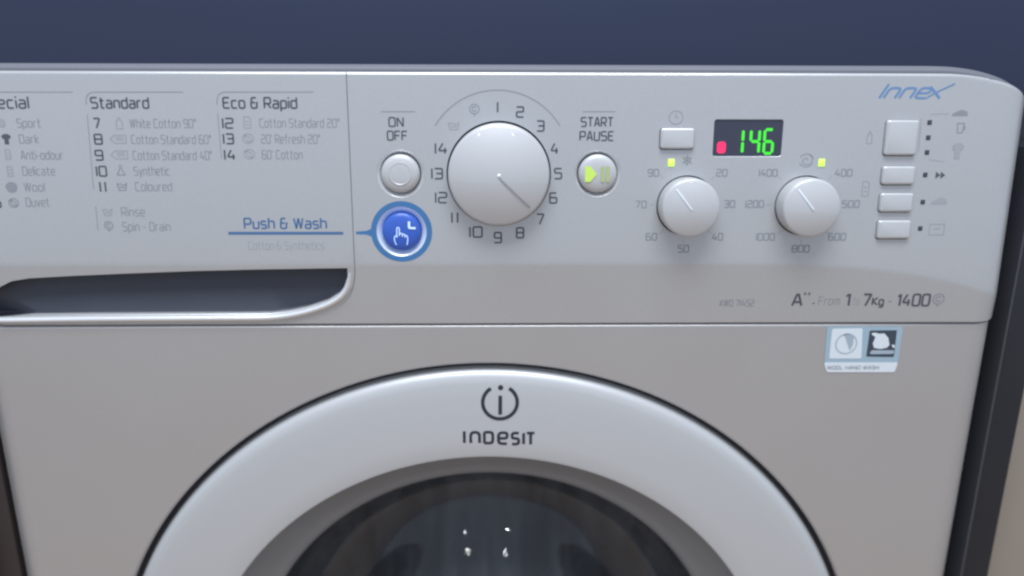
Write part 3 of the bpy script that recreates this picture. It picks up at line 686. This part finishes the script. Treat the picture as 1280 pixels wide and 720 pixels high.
# printed blue ring with its pointer round the lower button
c = btn['push']
def annulus(c, r0, r1, n=72):
    vs = []; fs = []
    for i in range(n):
        a = 2 * PI * i / n
        for r in (r0, r1): vs.append(surf(c[0] + r * math.cos(a), c[1] + r * math.sin(a), Yp, 0.00014)[0])
    for i in range(n): j = (i + 1) % n; fs.append((2 * i, 2 * i + 1, 2 * j + 1, 2 * j))
    return vs, fs
vs, fs = annulus(c, 0.0142, 0.0171); mesh('printed_ring', vs, fs, M['bluering'], panel)
patch('printed_pointer', [at(445, 289.6), at(458, 288.5), at(464, 286.0), at(469, 281), at(469, 299), at(464, 295.5), at(458, 293.2), at(445, 292.6)], M['bluering'], panel, lift=0.00010)

def knob(c, R, H, dome, ang, light, name):
    p, n = at3(c)
    prof = [(R, -0.005), (R, H * 0.35), (R * 0.995, H * 0.72), (R * 0.985, H * 0.88), (R * 0.968, H * 0.97)] + [(R * t, H + dome * (1 - (t / 0.95) ** 2)) for t in (0.94, 0.9, 0.86, 0.82, 0.78, 0.72, 0.64, 0.54, 0.42, 0.3, 0.18, 0.06)]
    o = lathe(name, p, n, prof, M['knob'], wm, 96, smooth=50)
    lathe('dark_gap', p, n, [(R + 0.0018, -0.0032), (R - 0.001, -0.0032)], M['dark'], o, 64, cap=False)
    pr = [(0.0, H + dome)] + [(r, h) for r, h in prof[::-1]]
    def Y(x, z):
        r = math.hypot(x - p.x, z - p.z); h = 0.0
        for (a, ha), (b, hb) in zip(pr, pr[1:]):
            if a <= r <= b: h = ha + (hb - ha) * (r - a) / max(1e-9, b - a)
        return p.y - (n.x * (x - p.x) + n.z * (z - p.z)) / n.y - h / abs(n.y)
    d = (math.cos(ang), math.sin(ang))
    stroke('pointer_line', [(p.x + d[0] * R * t, p.z + d[1] * R * t) for t in frange(0.02, 0.86, 10)], 0.0010 if light else 0.0007, M['stickerwhite'] if light else M['thin'], o, Y, lift=0.0004)
    return o
kn = knob(kmain, 0.0279, 0.0085, 0.0054, math.radians(-45), False, 'programme_knob')
p, n = at3(kmain, 0.0085 + 0.0052); lathe('centre_dot', p, n, [(0.0011, -0.0004), (0.0011, 0.0003), (0.0007, 0.0006)], M['lip'], kn, 24)
k1 = knob(ktemp, 0.0163, 0.0112, 0.0028, math.radians(128), True, 'temperature_knob')
k2 = knob(kspin, 0.0163, 0.0112, 0.0028, math.radians(128), True, 'spin_speed_knob')
for k, (a, b, c_, d, r) in rects.items():
    o = puff('option_button', roundrect(a, b, c_, d, r, 5), [(0, -0.005), (0, 0.0010), (0.0002, 0.0016), (0.0006, 0.0020), (0.0012, 0.00215)], M['button'], wm)
    if k == 'big': o['label'] = 'largest of the option buttons, nearly square'
    if k == 'delay': o['label'] = 'wide option button under the clock symbol'

# --- display
Ys = Yflat(((scr[0] + scr[2]) / 2, (scr[1] + scr[3]) / 2), -0.0006)
disp = mesh('display', [Vector((x, Ys(x, z), z)) for x, z in roundrect(scr[0] - .0003, scr[1] - .0003, scr[2] + .0003, scr[3] + .0003, 0.0016)], [tuple(range(20))], M['screen'], wm)
disp['label'] = 'dark display reading 146 in green'
def seg_digit(segs, px, py, w_, h_):
    c = at(px, py); hw, hh = w_ / 2 * K, h_ / 2 * K
    S = {'a': [(-1, 1), (1, 1)], 'b': [(1, 1), (1, 0)], 'c': [(1, 0), (1, -1)], 'd': [(-1, -1), (1, -1)], 'e': [(-1, 0), (-1, -1)], 'f': [(-1, 1), (-1, 0)], 'g': [(-1, 0), (1, 0)]}
    vs = []; fs = []
    for s in segs:
        q = [Vector((c[0] + x * hw + z * hh * 0.0, c[1] + z * hh)) for x, z in S[s]]
        a, b = q; t = (b - a).normalized(); nn = Vector((-t.y, t.x)); w2 = 0.00080
        a = a + t * 0.00018; b = b - t * 0.00018
        loop = [a, a + t * w2 * .8 + nn * w2, b - t * w2 * .8 + nn * w2, b, b - t * w2 * .8 - nn * w2, a + t * w2 * .8 - nn * w2]
        bb = len(vs); vs += [Vector((p.x, Ys(p.x, p.y) - 0.0001, p.y)) for p in loop]; fs.append(tuple(bb + i for i in range(6)))
    return mesh('digit', vs, fs, M['digit'], disp)
seg_digit('ef', 933, 177, 8, 27); seg_digit('bcfg', 944, 177, 10, 27); seg_digit('acdefg', 961, 177, 10, 27.5)
c = at(902, 184.5); lk = roundrect(c[0] - 5.2 * K, c[1] - 6.8 * K, c[0] + 5.2 * K, c[1] + 6.8 * K, 3.4 * K)
mesh('lock_light', [Vector((x, Ys(x, z) - 0.0001, z)) for x, z in lk], [tuple(range(len(lk)))], M['red'], disp)

# --- energy sticker on the cabinet front
Yst = lambda x, z: 0.0
q = [at(1034, 408, Yst), at(1128.5, 408, Yst), at(1122.5, 453, Yst), at(1030, 453, Yst)]
st = patch('sticker', roundquad(q, 0.0012), M['sticker'], wm, Yst, 0.0002)
q = [at(1029.5, 452.6, Yst), at(1122.5, 452.6, Yst), at(1118, 465, Yst), at(1033, 465, Yst)]
patch('sticker_strip', roundquad(q, 0.0012), M['stickerwhite'], st, Yst, 0.0003)
patch('sticker_picture', roundquad([at(1040, 410.5, Yst), at(1078, 410, Yst), at(1076.5, 448, Yst), at(1036, 448, Yst)], 0.0012), M['stickerwhite'], st, Yst, 0.0003)
patch('sticker_picture', roundquad([at(1087, 413, Yst), at(1121, 412.5, Yst), at(1117, 446, Yst), at(1082.5, 445.5, Yst)], 0.0008), M['stickerdark'], st, Yst, 0.0003)
cc = at(1057.5, 429.5, Yst)
stroke('sticker_mark', circle(cc[0], cc[1], 0.0062, 32), 0.0007, M['stickergrey'], st, Yst, True, 0.0004)
patch('sticker_mark', [at(x, y, Yst) for x, y in ((1054, 418), (1060, 417), (1067, 421), (1066, 430), (1062, 438), (1059, 430), (1057, 423))], M['stickergrey'], st, Yst, 0.0004)
patch('sticker_mark', [at(x, y, Yst) for x, y in ((1089, 416), (1095, 415.5), (1098, 417), (1105, 416.5), (1110, 422), (1111.5, 431), (1108, 434.5), (1099, 436), (1092, 434.5), (1090.5, 429), (1094, 421), (1090, 418.5))], M['stickerwhite'], st, Yst, 0.0004)
patch('sticker_mark', [at(x, y, Yst) for x, y in ((1087, 440), (1090, 437.5), (1117, 437.5), (1116.5, 442), (1088, 442.5))], M['stickergrey'], st, Yst, 0.0004)
patch('sticker_mark', [at(x, y, Yst) for x, y in ((1114, 431), (1117.5, 430.5), (1118.5, 434), (1116, 434.5))], M['stickerwhite'], st, Yst, 0.0004)
vs_ = text('sticker_lettering', 'WOOL HAND WASH', 1034, 1098, 461.5, 457.5, 0.3, M['thin'], st, lambda x, z: Yst(x, z) - 0.0004)

# --- door
door_c = Vector((DX, 0, DZ)); nf = (0, -1, 0)
def dl(name, prof, mt, parent, cap=False, seg=192, smooth=40):       # (radius, y)
    return lathe(name, door_c, nf, [(r, -y) for r, y in prof], mt, parent, seg, cap, smooth)
door = dl('door', RING[::-1], M['ring'], wm)
door['label'] = 'round door with silver ring and dark glass'
dl('door_gap_shade', [(0.255, 0.010), (0.2470, 0.0068), (0.238, 0.0068)], M['gap_shade'], wm)  # black ring added behind the door gap, standing in for its shade
dl('inner_bezel', [(0.1873, 0.0000), (0.1855, 0.0028), (0.1800, 0.0090), (0.1720, 0.0170), (0.1650, 0.0225), (0.1620, 0.0240), (0.1600, 0.0270)], M['bezel'], door)
dl('door_glass', [(0.1612, 0.0262), (0.1600, 0.0300), (0.1570, 0.042), (0.1510, 0.058), (0.143, 0.071), (0.133, 0.080), (0.122, 0.0862), (0.116, 0.0872), (0.110, 0.0872), (0.105, 0.0862), (0.100, 0.0842), (0.095, 0.0812), (0.090, 0.0776), (0.085, 0.0737), (0.080, 0.0696), (0.075, 0.0655), (0.070, 0.0615), (0.065, 0.0577), (0.060, 0.0543), (0.055, 0.0513), (0.050, 0.0488), (0.043, 0.0460), (0.034, 0.0434), (0.024, 0.0416), (0.012, 0.0405), (0.004, 0.0403)], M['glass'], door, True)
dl('door_back', [(0.2360, 0.013), (0.2250, 0.034), (0.1800, 0.040), (0.1640, 0.034)], M['gasket'], door)
# logo on the ring
li = at(625, 503, Yr); tilt = math.radians(-1.0)
arcp = arc(li[0], li[1], 0.0103, 90 + 32, 360 + 90 - 32, 48)
logo = stroke('brand_emblem', arcp, 0.0021, M['logo'], door, Yr, lift=0.00025)
cdot = at(625.8, 484.3, Yr); patch('brand_emblem', circle(*cdot, 0.0016, 16), M['logo'], door, Yr, 0.00025)
stroke('brand_emblem', [at(625.4, 494.5, Yr), at(625.2, 518, Yr)], 0.0022, M['logo'], door, Yr, lift=0.00025)
bw = [('I', 580.5, 580.5, 553.4, 539), ('n', 588.5, 599.5, 553.6, 535), ('D', 605.5, 616, 553.8, 540.2), ('e', 623, 634, 554.6, 535.3), ('S', 640, 648.5, 555, 541.3), ('I', 654.5, 654.5, 555, 541.3), ('T', 658.5, 668, 555.4, 541.3)]
for ch, x0, x1, yb, yt in bw: text('brand_letter', ch, x0, x1, yb, yt, 1.75, M['logo'], door, Yr, r=1.5)

# --- drum and gasket behind the glass
dl('door_gasket', [(0.2360, 0.030), (0.2150, 0.055), (0.2050, 0.085), (0.2120, 0.100), (0.2040, 0.118), (0.1960, 0.125), (0.1960, 0.140)], M['gasket'], wm)
drum = dl('drum', [(0.1960, 0.132), (0.2060, 0.128), (0.2320, 0.140), (0.2360, 0.150), (0.2360, 0.420), (0.2250, 0.440), (0.0600, 0.448), (0.0200, 0.430)], M['steel'], wm, True)
for k in range(3):
    a = math.radians(-90 + 22 + 120 * k)
    u = Vector((math.cos(a), 0, math.sin(a))); t = Vector((-math.sin(a), 0, math.cos(a))); vs = []; fs = []
    prof = [(-0.034, 0.002), (-0.022, 0.018), (-0.010, 0.042), (0, 0.048), (0.010, 0.042), (0.022, 0.018), (0.034, 0.002)]
    for y, s in ((0.17, 0.35), (0.19, 0.9), (0.30, 1.0), (0.40, 0.9), (0.42, 0.4)):
        for o_, h in prof: vs.append(door_c + Vector((0, y, 0)) + u * (0.2365 - h * s) + t * o_)
    n_ = len(prof)
    for j in range(4):
        for i in range(n_ - 1): fs.append((j * n_ + i, j * n_ + i + 1, (j + 1) * n_ + i + 1, (j + 1) * n_ + i))
    mesh('drum_paddle', vs, fs, M['steel'], drum, 60)
vs = []; fs = []
for j in range(16):
    for i in range(72):
        a = 2 * PI * (i + 0.5 * (j % 2)) / 72; y = 0.165 + j * 0.0155
        u = Vector((math.cos(a), 0, math.sin(a))); t = Vector((-math.sin(a), 0, math.cos(a))); b = len(vs)
        for k in range(8):
            vs.append(door_c + Vector((0, y + 0.0022 * math.sin(k * PI / 4), 0)) + u * 0.2354 + t * (0.0022 * math.cos(k * PI / 4)))
        fs.append(tuple(b + k for k in range(8)))
ho = mesh('drum_holes', vs, fs, M['hole'], drum); ho['kind'] = 'stuff'

# ---------------------------------------------------------------- cupboard on the right, added dark panels on the left
def y_plane(px, py, y0):
    d = F + RV * ((px - 640) / FPX) - UV * ((py - 360) / FPX); p = CAM + d * ((y0 - CAM.y) / d.y); return p.x
xa = y_plane(1228, 560, 0.012); xb = y_plane(1242, 570, 0.05)
cup = empty('cupboard', (xa + 0.2, 0.3, 0), 'beige cupboard with charcoal end panel right of the washing machine', 'cupboard')
def into(o, par):
    o.parent = par; o.matrix_parent_inverse = Matrix.Translation(-par.location); return o
into(slab('end_panel', (xa + 0.0013, 0.012, 0.0), (xa + 0.020, 0.64, 0.80), M['charcoal'], bev=0.0012), cup)
into(slab('edge_highlight', (xa, 0.0105, 0.0), (xa + 0.0012, 0.64, 0.80), M['highlight']), cup)  # lighter strip paints the highlight along the end panel's edge
into(slab('carcass', (xa + 0.0205, 0.08, 0.06), (xa + 0.42, 0.64, 0.80), M['charcoal']), cup)
into(slab('door', (xb, 0.05, 0.08), (xb + 0.39, 0.075, 0.74), M['beige'], bev=0.012), cup)
xl = -HALFL - 0.004
left_filler = empty('cupboard', (xl - 0.2, 0.3, 0), 'added dark brown panels keeping the gap left of the washing machine dark', 'cupboard')  # cupboard made up to keep the narrow left gap dark
into(slab('end_panel', (xl - 0.018, 0.012, 0.0), (xl, 0.64, 0.70), M['brown'], bev=0.0012), left_filler)
into(slab('door', (xl - 0.40, -0.006, 0.08), (xl - 0.019, 0.014, 0.69), M['brown'], bev=0.003), left_filler)
